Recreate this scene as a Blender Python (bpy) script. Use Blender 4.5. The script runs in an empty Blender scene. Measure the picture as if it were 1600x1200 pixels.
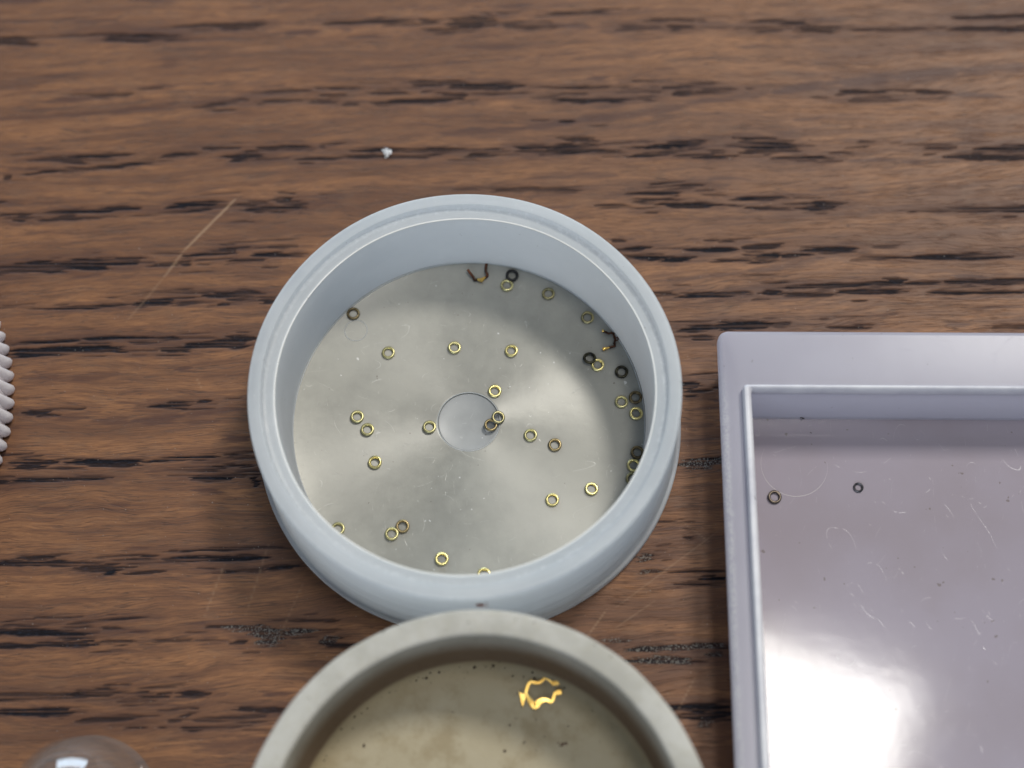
import bpy, bmesh, math, random
import numpy as np
from mathutils import Vector, Matrix

MM = 0.001
scene = bpy.context.scene
COL = scene.collection
random.seed(7)

# ---------------------------------------------------------------- camera
cam_data = bpy.data.cameras.new('camera')
cam = bpy.data.objects.new('camera', cam_data)
COL.objects.link(cam)
cam.location = Vector((5.91, -45.45, 127.11)) * MM
aim = Vector((3.92, 4.2, 0.0)) * MM
d = (aim - cam.location).normalized()
right = d.cross(Vector((0, 1, 0))).normalized()
up = right.cross(d)
cam.matrix_world = Matrix.Translation(cam.location) @ Matrix((right, up, -d)).transposed().to_4x4()
cam_data.sensor_width = 36.0
cam_data.lens = 51.75
cam_data.clip_start = 0.005
cam_data.clip_end = 20.0
cam_data.dof.use_dof = True
cam_data.dof.focus_distance = 0.1335
cam_data.dof.aperture_fstop = 15.0
scene.camera = cam

# ---------------------------------------------------------------- world and lamps
world = bpy.data.worlds.new('World')
scene.world = world
world.use_nodes = True
bg = world.node_tree.nodes['Background']
bg.inputs['Color'].default_value = (0.58, 0.72, 0.92, 1)
bg.inputs['Strength'].default_value = 0.16


def area_lamp(name, loc, target, sx, sy, power, color, spin=0.0):
    ld = bpy.data.lights.new(name, 'AREA')
    ld.shape = 'RECTANGLE'
    ld.size, ld.size_y = sx * MM, sy * MM
    ld.energy = power
    ld.color = color
    o = bpy.data.objects.new(name, ld)
    COL.objects.link(o)
    o.location = Vector(loc) * MM
    z = (o.location - Vector(target) * MM).normalized()
    x = Vector((math.cos(spin), math.sin(spin), 0))
    y = z.cross(x).normalized()
    x = y.cross(z)
    o.matrix_world = Matrix.Translation(o.location) @ Matrix((x, y, z)).transposed().to_4x4()
    return o


area_lamp('bench_lamp', (125, 29, 600), (10, -5, 0), 88, 132, 1.05, (1.0, 0.965, 0.90), math.radians(-20))
area_lamp('window_light', (480, 600, 1000), (0, 0, 0), 210, 210, 10.5, (1.0, 0.965, 0.90))
area_lamp('room_window', (-260, -900, 620), (0, 0, 0), 900, 500, 2.9, (0.74, 0.85, 1.0))
area_lamp('far_window', (-160, 900, 330), (0, 0, 0), 700, 320, 5.0, (0.66, 0.83, 1.0))

scene.view_settings.view_transform = 'Standard'
scene.view_settings.look = 'None'
scene.view_settings.exposure = 0.0
scene.view_settings.gamma = 1.0
scene.view_settings.use_curve_mapping = False
scene.render.engine = 'CYCLES'
scene.cycles.use_denoising = True
scene.cycles.max_bounces = 10
scene.cycles.caustics_reflective = False
scene.cycles.caustics_refractive = False


# ---------------------------------------------------------------- helpers
def mesh_obj(name, verts, faces, mat, parent=None, smooth=True, sharp=35, loc=None):
    me = bpy.data.meshes.new(name)
    me.from_pydata([tuple(c * MM for c in v) for v in verts], [], faces)
    bm = bmesh.new()
    bm.from_mesh(me)
    bmesh.ops.recalc_face_normals(bm, faces=bm.faces)
    bm.to_mesh(me)
    bm.free()
    if smooth:
        me.polygons.foreach_set('use_smooth', [True] * len(me.polygons))
        if sharp:
            me.set_sharp_from_angle(angle=math.radians(sharp))
    if mat:
        me.materials.append(mat)
    o = bpy.data.objects.new(name, me)
    COL.objects.link(o)
    if parent:
        o.parent = parent
    if loc:
        o.location = Vector(loc) * MM
    return o


def tag(o, label, cat, group=None):
    o['label'] = label
    o['category'] = cat
    if group:
        o['group'] = group
    return o


def empty(name, loc, rz=0.0):
    o = bpy.data.objects.new(name, None)
    o.empty_display_size = 0.002
    COL.objects.link(o)
    o.location = Vector(loc) * MM
    o.rotation_euler = (0, 0, rz)
    return o


def lathe(profile, n=160, closed=True, wob=None):
    """profile: list of (r, z); closed joins last to first. r==0 points become a pole."""
    verts, rows = [], []
    for r, z in profile:
        if r == 0:
            rows.append([len(verts)])
            verts.append((0, 0, z))
        else:
            row = []
            for i in range(n):
                a = 2 * math.pi * i / n
                k = wob(a, r, z) if wob else (0, 0)
                row.append(len(verts))
                verts.append(((r + k[0]) * math.cos(a), (r + k[0]) * math.sin(a), z + k[1]))
            rows.append(row)
    faces = []
    pairs = list(zip(rows[:-1], rows[1:]))
    if closed:
        pairs.append((rows[-1], rows[0]))
    for a, b in pairs:
        for i in range(n):
            j = (i + 1) % n
            if len(a) == 1 and len(b) == 1:
                continue
            if len(a) == 1:
                faces.append((a[0], b[i], b[j]))
            elif len(b) == 1:
                faces.append((a[i], a[j], b[0]))
            else:
                faces.append((a[i], a[j], b[j], b[i]))
    return verts, faces


def arc(cx, cz, r, a0, a1, n=6):
    return [(cx + r * math.cos(math.radians(a0 + (a1 - a0) * i / n)),
             cz + r * math.sin(math.radians(a0 + (a1 - a0) * i / n))) for i in range(n + 1)]


def tube(path, radii, n=10):
    """round tube along a polyline, capped"""
    P = [Vector(p) for p in path]
    verts, faces, rows = [], [], []
    for i, p in enumerate(P):
        t = (P[min(i + 1, len(P) - 1)] - P[max(i - 1, 0)]).normalized()
        s = t.cross(Vector((0, 0, 1)))
        if s.length < 1e-4:
            s = Vector((1, 0, 0))
        s.normalize()
        u = s.cross(t)
        r = radii[i] if isinstance(radii, (list, tuple)) else radii
        row = []
        for k in range(n):
            a = 2 * math.pi * k / n
            row.append(len(verts))
            verts.append(tuple(p + (s * math.cos(a) + u * math.sin(a)) * r))
        rows.append(row)
    for a, b in zip(rows[:-1], rows[1:]):
        for k in range(n):
            faces.append((a[k], a[(k + 1) % n], b[(k + 1) % n], b[k]))
    faces.append(tuple(rows[0]))
    faces.append(tuple(rows[-1]))
    return verts, faces


def smooth_path(pts, sub=4):
    P = [Vector(p) for p in pts]
    out = []
    for i in range(len(P) - 1):
        p0, p1, p2, p3 = P[max(i - 1, 0)], P[i], P[i + 1], P[min(i + 2, len(P) - 1)]
        for k in range(sub):
            t = k / sub
            out.append(0.5 * ((2 * p1) + (p2 - p0) * t + (2 * p0 - 5 * p1 + 4 * p2 - p3) * t * t
                              + (3 * p1 - p0 - 3 * p2 + p3) * t ** 3))
    out.append(P[-1])
    return out


# ---- node helpers
class NT:
    def __init__(self, name):
        self.mat = bpy.data.materials.new(name)
        self.mat.use_nodes = True
        self.t = self.mat.node_tree
        self.t.nodes.clear()
        self.out = self.n('ShaderNodeOutputMaterial')
        self.bsdf = self.n('ShaderNodeBsdfPrincipled')
        self.l(self.bsdf.outputs[0], self.out.inputs[0])

    def n(self, kind, **kw):
        x = self.t.nodes.new(kind)
        for k, v in kw.items():
            setattr(x, k, v)
        return x

    def l(self, a, b):
        self.t.links.new(a, b)

    def set(self, sock, v):
        if hasattr(v, 'is_output'):
            self.l(v, sock)
        else:
            sock.default_value = v

    def math(self, op, a, b=0.0, c=None, clamp=False):
        x = self.n('ShaderNodeMath', operation=op, use_clamp=clamp)
        self.set(x.inputs[0], a)
        self.set(x.inputs[1], b)
        if c is not None:
            self.set(x.inputs[2], c)
        return x.outputs[0]

    def vmath(self, op, a, b):
        x = self.n('ShaderNodeVectorMath', operation=op)
        self.set(x.inputs[0], a)
        self.set(x.inputs[1], b)
        return x.outputs[0]

    def pos_mm(self, local=True):
        if local:
            s = self.n('ShaderNodeTexCoord').outputs['Object']
        else:
            s = self.n('ShaderNodeNewGeometry').outputs['Position']
        return self.vmath('MULTIPLY', s, (1000.0, 1000.0, 1000.0))

    def noise(self, vec, scale, detail=3.0, rough=0.55, dist=0.0, stretch=None):
        if stretch:
            vec = self.vmath('MULTIPLY', vec, stretch)
        x = self.n('ShaderNodeTexNoise')
        self.l(vec, x.inputs['Vector'])
        x.inputs['Scale'].default_value = scale
        x.inputs['Detail'].default_value = detail
        x.inputs['Roughness'].default_value = rough
        x.inputs['Distortion'].default_value = dist
        return x.outputs[0]

    def ramp(self, fac, a, b, lo=0.0, hi=1.0):
        x = self.n('ShaderNodeMapRange', interpolation_type='SMOOTHSTEP')
        self.set(x.inputs['Value'], fac)
        x.inputs['From Min'].default_value = a
        x.inputs['From Max'].default_value = b
        x.inputs['To Min'].default_value = lo
        x.inputs['To Max'].default_value = hi
        return x.outputs[0]

    def mix(self, fac, a, b, blend='MIX'):
        x = self.n('ShaderNodeMix', data_type='RGBA', blend_type=blend)
        self.set(x.inputs[0], fac)
        for s, v in ((x.inputs[6], a), (x.inputs[7], b)):
            if isinstance(v, tuple) and len(v) == 3:
                v = v + (1.0,)
            self.set(s, v)
        return x.outputs[2]

    def attr(self, name):
        return self.n('ShaderNodeAttribute', attribute_name=name).outputs['Fac']

    def bump(self, h, dist, strength=1.0):
        x = self.n('ShaderNodeBump')
        self.set(x.inputs['Height'], h)
        x.inputs['Distance'].default_value = dist * MM
        x.inputs['Strength'].default_value = strength
        self.l(x.outputs[0], self.bsdf.inputs['Normal'])
        return x

    def p(self, **kw):
        for k, v in kw.items():
            k = k.replace('_', ' ')
            if isinstance(v, tuple) and len(v) == 3 and k in ('Base Color', 'Specular Tint', 'Coat Tint'):
                v = v + (1.0,)
            self.set(self.bsdf.inputs[k], v)
        return self

    def translucent(self, fac, color):
        t = self.n('ShaderNodeBsdfTranslucent')
        t.inputs[0].default_value = color + (1.0,)
        x = self.n('ShaderNodeMixShader')
        x.inputs[0].default_value = fac
        self.l(self.bsdf.outputs[0], x.inputs[1])
        self.l(t.outputs[0], x.inputs[2])
        self.l(x.outputs[0], self.out.inputs[0])
        return self

    def scratches(self, vec, scale, width=0.02, seed=0.0, keep=0.55):
        """thin curved hairlines: level lines of a smooth noise, kept only in places"""
        v = self.vmath('ADD', vec, (seed * 3.1, seed * 1.7, seed))
        st = (0.35 + 0.65 * abs(math.sin(seed)), 0.35 + 0.65 * abs(math.cos(seed)), 0.0)
        x = self.noise(v, scale, 0.0, 0.4, 0.25, stretch=st)
        line = self.ramp(self.math('ABSOLUTE', self.math('SUBTRACT', x, 0.5)), 0.0, width, 1.0, 0.0)
        m = self.noise(self.vmath('ADD', v, (9.0, 4.0, 2.0)), scale * 2.2, 2.0)
        return self.math('MULTIPLY', line, self.ramp(m, keep, keep + 0.08))


# ---------------------------------------------------------------- numpy noise for the table top
def vnoise(x, y, seed):
    xi, yi = np.floor(x).astype(np.int64), np.floor(y).astype(np.int64)
    fx, fy = x - xi, y - yi
    fx, fy = fx * fx * (3 - 2 * fx), fy * fy * (3 - 2 * fy)

    def h(a, b):
        n = (a * 374761393 + b * 668265263 + seed * 1442695041) & 0xffffffff
        n = ((n ^ (n >> 13)) * 1274126177) & 0xffffffff
        return ((n ^ (n >> 16)) & 0xffff) / 65535.0
    return ((h(xi, yi) * (1 - fx) + h(xi + 1, yi) * fx) * (1 - fy)
            + (h(xi, yi + 1) * (1 - fx) + h(xi + 1, yi + 1) * fx) * fy)


def fbm(x, y, seed, oct=3):
    s, a, t = 0.0, 1.0, 0.0
    for k in range(oct):
        s = s + a * vnoise(x * 2 ** k, y * 2 ** k, seed + k * 17)
        t += a
        a *= 0.55
    return s / t


# dark pores and streaks of the oak: x0, y0, x1, y1, width (mm), darkness, dusty
GRAIN = [
    (-53.6, 42.52, -35.5, 43.09, 0.22, 0.8, 0), (-51.9, 42.05, -44.7, 42.17, 0.67, 0.7, 0), (-37.8, 42.49, -30.2, 42.57, 0.73, 0.85, 0), (-32.3, 43.68, -20.8, 44.11, 0.44, 0.75, 0), (-25.7, 43.61, -21.8, 43.96, 0.58, 0.6, 0), (-19.4, 43, -15.5, 43.12, 0.5, 0.5, 0),
    (-15.2, 44.13, -11.9, 44.25, 0.5, 0.8, 0), (-51.7, 44.55, -40.4, 44.94, 0.22, 0.35, 0), (-51.8, 47.24, -44, 47.26, 0.46, 0.5, 0), (-35.9, 47.18, -30.6, 47.12, 0.37, 0.5, 0), (-42.9, 35.14, -38.1, 35.4, 0.43, 0.5, 0), (-38.7, 35.63, -34.2, 35.81, 0.65, 0.6, 0),
    (-33, 36.63, -30.3, 36.83, 0.36, 0.4, 0), (-31.9, 39.35, -30, 39.48, 0.86, 0.3, 0), (-50, 32.95, -36.6, 33.67, 0.36, 0.4, 0), (-36.6, 33.67, -30.2, 34.58, 0.43, 0.4, 0), (-51.9, 37.15, -44, 36.73, 0.88, 0.3, 0), (-27.7, 34.33, -22.8, 35.03, 0.42, 0.6, 0),
    (-22.2, 35.78, -17.9, 36.04, 0.35, 0.75, 0), (-20.9, 34.79, -17.8, 34.91, 0.35, 0.6, 0), (-16.7, 34.9, -14.7, 34.88, 0.28, 0.6, 0), (-15.3, 36.31, -10.9, 36.35, 0.28, 0.7, 0), (-14.1, 35.55, -12.5, 35.61, 0.21, 0.6, 0), (-43.9, 28.23, -34.2, 28.94, 0.42, 0.85, 0),
    (-41.5, 28.28, -38.3, 28.11, 0.49, 0.7, 0), (-46.4, 26.3, -45.5, 26.44, 0.43, 0.7, 0), (-44.8, 26.65, -32, 27.91, 0.42, 0.8, 0), (-31.6, 28.56, -27.6, 28.82, 0.48, 0.8, 0), (-27.6, 29.4, -23.3, 29.58, 0.35, 0.8, 0), (-24.3, 28.43, -20.7, 28.61, 0.89, 0.8, 0),
    (-22, 29.42, -16, 29.52, 0.48, 0.85, 0), (-15.1, 29.51, -14.8, 29.51, 0.34, 0.8, 0), (-17.5, 28.15, -12.2, 28.33, 0.34, 0.75, 0), (-13.9, 44.19, -6, 44.35, 0.36, 0.7, 0), (-13.8, 43.57, -12.5, 43.48, 0.64, 0.4, 0), (-5.6, 44.26, -4, 44.25, 0.57, 0.6, 0),
    (-2.7, 44, 2.1, 44.11, 1.28, 0.7, 0), (-5.9, 43.18, -0, 43.04, 0.36, 0.6, 0), (2.6, 43.63, 8.5, 43.73, 0.92, 0.55, 0), (6.5, 44.76, 13.8, 45.16, 0.43, 0.75, 0), (7.8, 43.58, 11.8, 43.46, 0.5, 0.5, 0), (14, 43.05, 18.4, 43.16, 0.5, 0.6, 0),
    (17.3, 44.1, 21.6, 44.14, 0.43, 0.75, 0), (19.8, 43.15, 21.6, 43.21, 0.57, 0.8, 0), (-12.3, 38.4, -1.3, 39.21, 0.28, 0.4, 0), (-1.3, 39.21, 5.9, 39.9, 0.21, 0.3, 0), (5.9, 39.9, 11.7, 40.38, 0.28, 0.35, 0), (-3.2, 39.23, -0.6, 39.28, 0.35, 0.5, 0),
    (-2, 41.13, 4.6, 41.06, 0.49, 0.3, 0), (-7.2, 36.99, -0.3, 36.7, 0.49, 0.85, 0), (-2.5, 36.42, 5.2, 36.42, 0.62, 0.85, 0), (-10.3, 35.59, -5.9, 35.7, 0.35, 0.7, 0), (-13.4, 34.35, -11.5, 34.41, 0.28, 0.6, 0), (-10.4, 34.47, -2.5, 34.92, 0.55, 0.8, 0),
    (-3.5, 35.23, -0.3, 35.42, 0.62, 0.75, 0), (0, 35.5, 5.8, 35.52, 0.34, 0.6, 0), (6.5, 36.11, 13.9, 36.27, 0.35, 0.75, 0), (8.7, 35.56, 11.6, 35.46, 0.41, 0.6, 0), (7.4, 34.68, 15.8, 34.68, 0.48, 0.8, 0), (10.6, 34.65, 15.3, 34.68, 0.62, 0.8, 0),
    (11.3, 37.34, 13.9, 37.09, 0.42, 0.5, 0), (16.3, 36.77, 18.5, 36.82, 0.35, 0.7, 0), (14.5, 35.74, 18.9, 35.84, 0.48, 0.6, 0), (19.1, 36.07, 21.3, 36.12, 0.35, 0.7, 0), (20, 35.39, 21.2, 35.37, 0.42, 0.7, 0), (-3.7, 31.02, 4.9, 31.38, 0.54, 0.45, 0),
    (4.9, 31.38, 10.3, 32.21, 0.61, 0.5, 0), (10.3, 32.21, 16.7, 33.19, 0.75, 0.45, 0), (16.7, 33.19, 21.2, 33.81, 0.82, 0.4, 0), (8.4, 32.16, 10, 32.22, 0.27, 0.8, 0), (-11.3, 29.11, 0.1, 29.16, 0.41, 1, 0), (-13.2, 28.41, -2.4, 28.53, 0.47, 0.75, 0),
    (-0.4, 28.66, 1.6, 28.64, 0.27, 0.8, 0), (4.1, 29.35, 8.3, 29.45, 0.41, 0.9, 0), (8, 29.17, 13.1, 29.2, 1.08, 0.85, 0), (8.7, 30.11, 12, 30.15, 0.41, 0.7, 0), (4.5, 28.83, 14.5, 28.82, 0.34, 0.8, 0), (6.4, 28.46, 7.2, 28.45, 0.4, 0.7, 0),
    (16.4, 29.17, 21, 29.56, 0.68, 0.9, 0), (15.6, 28.38, 20.1, 28.49, 0.47, 0.85, 0), (0.1, 32.3, 2.3, 32.36, 0.34, 0.3, 0), (5.8, 26.02, 14.6, 26.17, 0.53, 0.35, 0), (1.4, 24.64, 10.5, 24.49, 0.6, 0.6, 0), (20.9, 44.22, 22.6, 44.05, 0.43, 0.7, 0),
    (20.9, 43.29, 22.7, 43.27, 0.57, 0.8, 0), (22.6, 43.66, 26.2, 43.7, 0.36, 0.5, 0), (28.1, 43.99, 31.1, 43.89, 0.43, 0.6, 0), (27.9, 42.83, 31.3, 42.87, 0.5, 0.6, 0), (31.1, 43.81, 33.7, 43.63, 0.5, 0.7, 0), (32.6, 42.78, 37.2, 42.97, 0.86, 0.7, 0),
    (38.3, 42.65, 46.6, 42.72, 0.44, 0.7, 0), (49, 44.01, 61.4, 44.25, 0.59, 0.75, 0), (48.2, 42.63, 61, 42.78, 0.52, 0.75, 0), (20.5, 34.04, 29.5, 35.3, 0.49, 0.4, 0), (29.5, 35.3, 36, 36.43, 0.7, 0.5, 0), (36, 36.43, 42.5, 37.05, 0.92, 0.5, 0),
    (42.5, 37.05, 49, 37.81, 0.79, 0.45, 0), (49, 37.81, 55.9, 38.13, 0.73, 0.45, 0), (34.9, 39.08, 44.7, 40.21, 0.65, 0.25, 0), (44.7, 40.21, 57.3, 40.94, 0.66, 0.25, 0), (36.5, 35.31, 41.4, 35.41, 0.42, 0.7, 0), (37.1, 34.41, 42.2, 34.51, 0.49, 0.7, 0),
    (40, 34.46, 42.4, 34.58, 0.56, 0.7, 0), (44.2, 35.31, 48.1, 35.27, 0.43, 0.7, 0), (48, 34.98, 53.1, 34.63, 0.43, 0.5, 0), (22.2, 35.89, 26.1, 36, 0.35, 0.6, 0), (20.6, 36.28, 21.9, 36.27, 0.35, 0.6, 0), (20.6, 35.31, 21.9, 35.37, 0.49, 0.7, 0),
    (20.4, 29.57, 23.1, 29.47, 0.88, 0.9, 0), (25.9, 29.59, 31.8, 29.62, 0.96, 0.9, 0), (25.4, 29.24, 28.2, 29.29, 0.34, 0.7, 0), (26.6, 28.65, 32, 28.75, 0.48, 0.7, 0), (21.7, 27.97, 25.5, 28.15, 0.41, 0.8, 0), (28.4, 27.77, 35.1, 27.79, 0.41, 0.7, 0),
    (32.2, 27.81, 35.1, 27.79, 0.55, 0.85, 0), (36.4, 27.56, 42.2, 27.51, 0.28, 0.5, 0), (37.8, 29.64, 39.6, 29.62, 0.28, 0.6, 0), (43.9, 28.86, 47.4, 28.91, 0.35, 0.6, 0), (49.2, 28.75, 56.2, 28.78, 0.56, 0.9, 0), (46.6, 27.83, 57, 27.77, 0.56, 0.75, 0),
    (49.3, 28.24, 50.4, 28.23, 1.26, 0.7, 0), (47.8, 30.28, 51.3, 30.54, 0.85, 0.3, 0), (42.5, 27.51, 44.4, 27.14, 0.48, 0.4, 0), (23.3, 25.6, 26.3, 25.71, 0.2, 0.5, 0), (20.2, 24.91, 22.4, 24.89, 0.47, 0.7, 0), (32.2, 32.09, 35.3, 32.43, 0.35, 0.4, 0),
    (-44.6, 21.68, -43, 21.74, 0.56, 0.8, 0), (-44.3, 22.17, -43.1, 22.23, 0.35, 0.7, 0), (-41.8, 22.36, -31.7, 23.06, 0.48, 0.9, 0), (-41.9, 21.66, -34.4, 22.09, 0.41, 0.7, 0), (-30, 22.9, -24.2, 23.49, 0.54, 0.9, 0), (-30, 22.27, -25.3, 22.66, 0.41, 0.8, 0),
    (-23, 23.2, -20, 23.32, 0.54, 0.8, 0), (-19.3, 23.32, -16.7, 23.51, 0.67, 0.85, 0), (-22.3, 22.49, -16.7, 22.73, 0.54, 0.85, 0), (-19.2, 24.44, -17.1, 24.36, 0.27, 0.7, 0), (-46.8, 16.23, -32.1, 17.09, 1.02, 0.95, 0), (-45.8, 16.71, -32.3, 17.37, 0.34, 0.9, 0),
    (-31.2, 16.61, -26.9, 16.99, 0.33, 0.6, 0), (-28.1, 16.86, -26.7, 16.99, 0.53, 0.8, 0), (-27.4, 17.67, -22.4, 18.12, 0.4, 0.9, 0), (-24.4, 18.82, -22.6, 18.88, 0.27, 0.7, 0), (-24, 18.2, -22.4, 18.12, 0.53, 0.8, 0), (-23, 16.96, -19, 17.2, 0.46, 0.8, 0),
    (-21.1, 17.7, -17, 17.74, 0.4, 0.9, 0), (-19.9, 18.58, -17.1, 18.49, 0.4, 0.7, 0), (-42.2, 12.23, -39.6, 12.14, 0.2, 0.8, 0), (-39.6, 12.14, -31.7, 12.63, 0.33, 0.95, 0), (-31.7, 12.63, -27.7, 13.07, 0.59, 0.9, 0), (-32.7, 13.64, -25.6, 13.86, 0.4, 0.55, 0),
    (-25.8, 13.46, -19.3, 13.69, 0.52, 0.85, 0), (-28.2, 12.54, -25.6, 12.79, 0.46, 0.7, 0), (-24.3, 12.38, -22.8, 12.5, 0.39, 0.8, 0), (-22.9, 13.04, -18.9, 13.21, 0.26, 0.9, 0), (-19.9, 12.69, -18.6, 12.81, 0.65, 0.8, 0), (-43.6, 8.47, -36.5, 8.95, 0.33, 0.95, 0),
    (-36.5, 8.95, -29.6, 9.17, 0.39, 0.95, 0), (-31.5, 8.66, -27.4, 9.09, 0.52, 0.8, 0), (-27, 8.24, -20.5, 8.66, 0.58, 0.9, 0), (-23, 8.87, -20.2, 9.05, 0.52, 0.8, 0), (-43, 7.68, -32.2, 8.01, 0.6, 0.9, 0), (-43.1, 7.29, -35.8, 7.77, 0.53, 0.9, 0),
    (-35.9, 7.84, -32.2, 8.01, 0.46, 0.85, 0), (-28.7, 7.79, -25.5, 7.91, 0.52, 0.8, 0), (-26.9, 8.18, -20.4, 8.14, 0.39, 0.9, 0), (-27.2, 5.84, -25.7, 5.96, 0.32, 0.5, 0), (-41, 1.64, -38.4, 1.82, 0.59, 0.8, 0), (-38.7, 1.95, -35.8, 2.06, 0.39, 0.75, 0),
    (-30, 2.22, -25.3, 2.32, 0.51, 0.95, 0), (-25.4, 2.64, -24, 2.82, 0.45, 0.8, 0), (-33, 2.61, -30, 2.41, 0.13, 0.5, 0), (-38.6, 1.06, -35.7, 1.05, 0.39, 0.4, 0), (-34.5, 0.79, -30.9, 0.59, 0.64, 0.35, 0), (-30.9, 0.59, -26.2, 1.32, 0.64, 0.45, 0),
    (-26.2, 1.32, -20.6, 1.98, 0.57, 0.5, 0), (-41.6, 5.21, -37.9, 5.07, 0.92, 0.3, 0), (-37, 4.8, -32.6, 5.68, 0.65, 0.3, 0), (-42.6, -3.08, -37.6, -3.17, 0.39, 0.85, 0), (-37.3, -3.17, -29.9, -3.2, 0.45, 0.9, 0), (-35.2, -3.49, -30.2, -3.51, 0.45, 0.8, 0),
    (-41, -3.64, -38.2, -3.53, 0.39, 0.8, 0), (-29.9, -3.14, -23.5, -2.8, 0.38, 0.9, 0), (-22.9, -2.81, -19.7, -2.76, 0.38, 0.75, 0), (-21.8, -2.81, -20.6, -2.82, 0.5, 0.8, 0), (-27.6, -4.07, -21.6, -3.79, 0.44, 0.75, 0), (-24.4, -4.76, -20.3, -4.59, 0.56, 0.9, 0),
    (-47.9, -5.23, -41.6, -5.11, 0.52, 0.8, 0), (-41.8, -4.92, -32.7, -4.72, 0.45, 0.95, 0), (-19.7, -5.08, -19, -5.08, 0.75, 0.9, 0), (-24.6, -6.09, -22.1, -5.98, 0.37, 0.5, 0), (-22.8, -1.08, -20, -1.09, 0.5, 0.5, 0), (-32.8, -7.26, -30.7, -7.27, 0.25, 0.5, 0),
    (-39.5, -7.71, -36.5, -7.61, 0.26, 0.4, 0), (-26.2, -11.62, -15.7, -11.19, 0.25, 0.85, 0), (-27.6, -12.55, -17.4, -12.06, 0.49, 0.95, 0), (-22.2, -13.5, -17.3, -13.28, 0.37, 0.7, 0), (-17.4, -13.22, -14.9, -13, 0.49, 0.85, 0), (-40.2, -12.16, -36.4, -12.17, 0.38, 0.8, 0),
    (-44.2, -12.74, -34.4, -12.64, 0.51, 0.85, 0), (-34.7, -12.58, -32.7, -12.65, 0.44, 0.8, 0), (-34.7, -13.17, -31, -13.24, 0.56, 0.7, 0), (-32.2, -13.64, -31.1, -13.59, 0.44, 0.9, 0), (-30.5, -13.7, -27.4, -13.48, 0.31, 0.75, 0), (-32.4, -12.07, -28.4, -11.9, 0.19, 0.6, 0),
    (-41.3, -18.25, -36.7, -18.21, 0.25, 0.7, 0), (-35.5, -18.16, -28.2, -17.55, 0.25, 0.75, 0), (-43.3, -18.82, -32.4, -18.95, 0.56, 0.9, 0), (-36.5, -19.17, -32.4, -19.24, 0.75, 0.85, 0), (-32.4, -18.62, -30.2, -18.57, 0.25, 0.6, 0), (-32.1, -18.95, -27.1, -18.86, 0.43, 0.45, 0),
    (-43.1, -20.11, -32.7, -19.96, 0.44, 0.85, 0), (-34.8, -19.96, -32.7, -19.91, 0.56, 0.85, 0), (-32.3, -19.85, -29.3, -19.64, 0.43, 0.6, 0), (-27.7, -19.7, -24.2, -19.43, 0.37, 0.6, 0), (-22.5, -18.47, -18.9, -18.43, 0.36, 0.85, 0), (-21.2, -18.53, -16.2, -18.55, 0.42, 0.7, 1),
    (-18.7, -19.16, -16.5, -19.16, 1.21, 0.75, 1), (-16.5, -19, -13.4, -18.95, 0.54, 0.8, 1), (-20.7, -19.88, -19.3, -19.83, 0.48, 0.75, 0), (-23.3, -19.88, -21.1, -19.77, 0.24, 0.5, 0), (-18.7, -19.78, -16.8, -19.89, 0.48, 0.7, 1), (-12.8, -19.57, -11.1, -19.63, 0.6, 0.8, 1),
    (-12.8, -19.96, -9.4, -20.19, 0.36, 0.8, 0), (-15.1, -17.93, -11.7, -17.77, 0.18, 0.7, 0), (-42.3, -24.26, -33.2, -24.17, 0.31, 0.6, 0), (-33.6, -24.17, -29.2, -23.96, 0.55, 0.8, 0), (-27.8, -23.74, -24.7, -23.53, 0.24, 0.6, 0), (-25.1, -24.24, -22.2, -24.13, 0.36, 0.8, 0),
    (-17.2, -24.2, -14.7, -24.31, 0.3, 0.5, 0), (-42.9, -24.7, -33.2, -24.55, 0.31, 0.8, 0), (-40.6, -25.68, -33.6, -25.74, 0.56, 0.9, 0), (-36.6, -25.63, -34, -25.69, 0.87, 0.85, 0), (-33.2, -26.45, -27.5, -26.13, 0.49, 0.7, 0), (-29.9, -24.94, -26.1, -24.62, 0.49, 0.75, 0),
    (-26.2, -25.76, -23.1, -25.22, 0.3, 0.65, 0), (-25.8, -26.89, -23.4, -25.82, 0.48, 0.65, 0), (-24, -27.22, -18.9, -26.9, 0.42, 0.8, 0), (-20.1, -25.5, -15.8, -25.61, 0.42, 0.75, 0), (-23.4, -26.46, -16.6, -26.1, 0.42, 0.6, 0), (-22.7, -28.61, -16.7, -28.35, 1.08, 0.35, 0),
    (14.4, 23.97, 20.9, 24.13, 0.47, 0.85, 0), (15.7, 23.18, 18.9, 23.44, 0.33, 0.7, 0), (24.8, 23.46, 30.6, 23.42, 0.4, 0.95, 0), (12, 22.65, 15.7, 22.83, 0.4, 0.6, 0), (18.5, 22.67, 24.5, 22.77, 0.53, 0.85, 0), (27.1, 22.4, 30, 22.37, 0.4, 0.75, 0),
    (32.2, 22.36, 35.4, 22.61, 0.81, 0.85, 0), (34.8, 22.83, 36.4, 22.81, 0.34, 0.7, 0), (34.4, 23.67, 38.8, 24.06, 0.2, 0.4, 0), (42.1, 22.07, 56.1, 22.05, 0.48, 0.75, 0), (49.7, 22.08, 56.1, 22.05, 0.62, 0.8, 0), (28.7, 21.2, 38, 21.96, 0.54, 0.3, 0),
    (38, 21.96, 42.3, 22.28, 0.54, 0.3, 0), (13.5, 18.96, 15, 18.95, 0.33, 0.7, 0), (13.4, 17.93, 16.8, 17.98, 0.46, 0.9, 0), (14.8, 17.17, 18.1, 17.15, 0.59, 0.9, 0), (18.2, 16.94, 20.8, 16.99, 0.52, 0.9, 0), (20.8, 17.88, 26.3, 17.91, 0.39, 0.9, 0),
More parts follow.
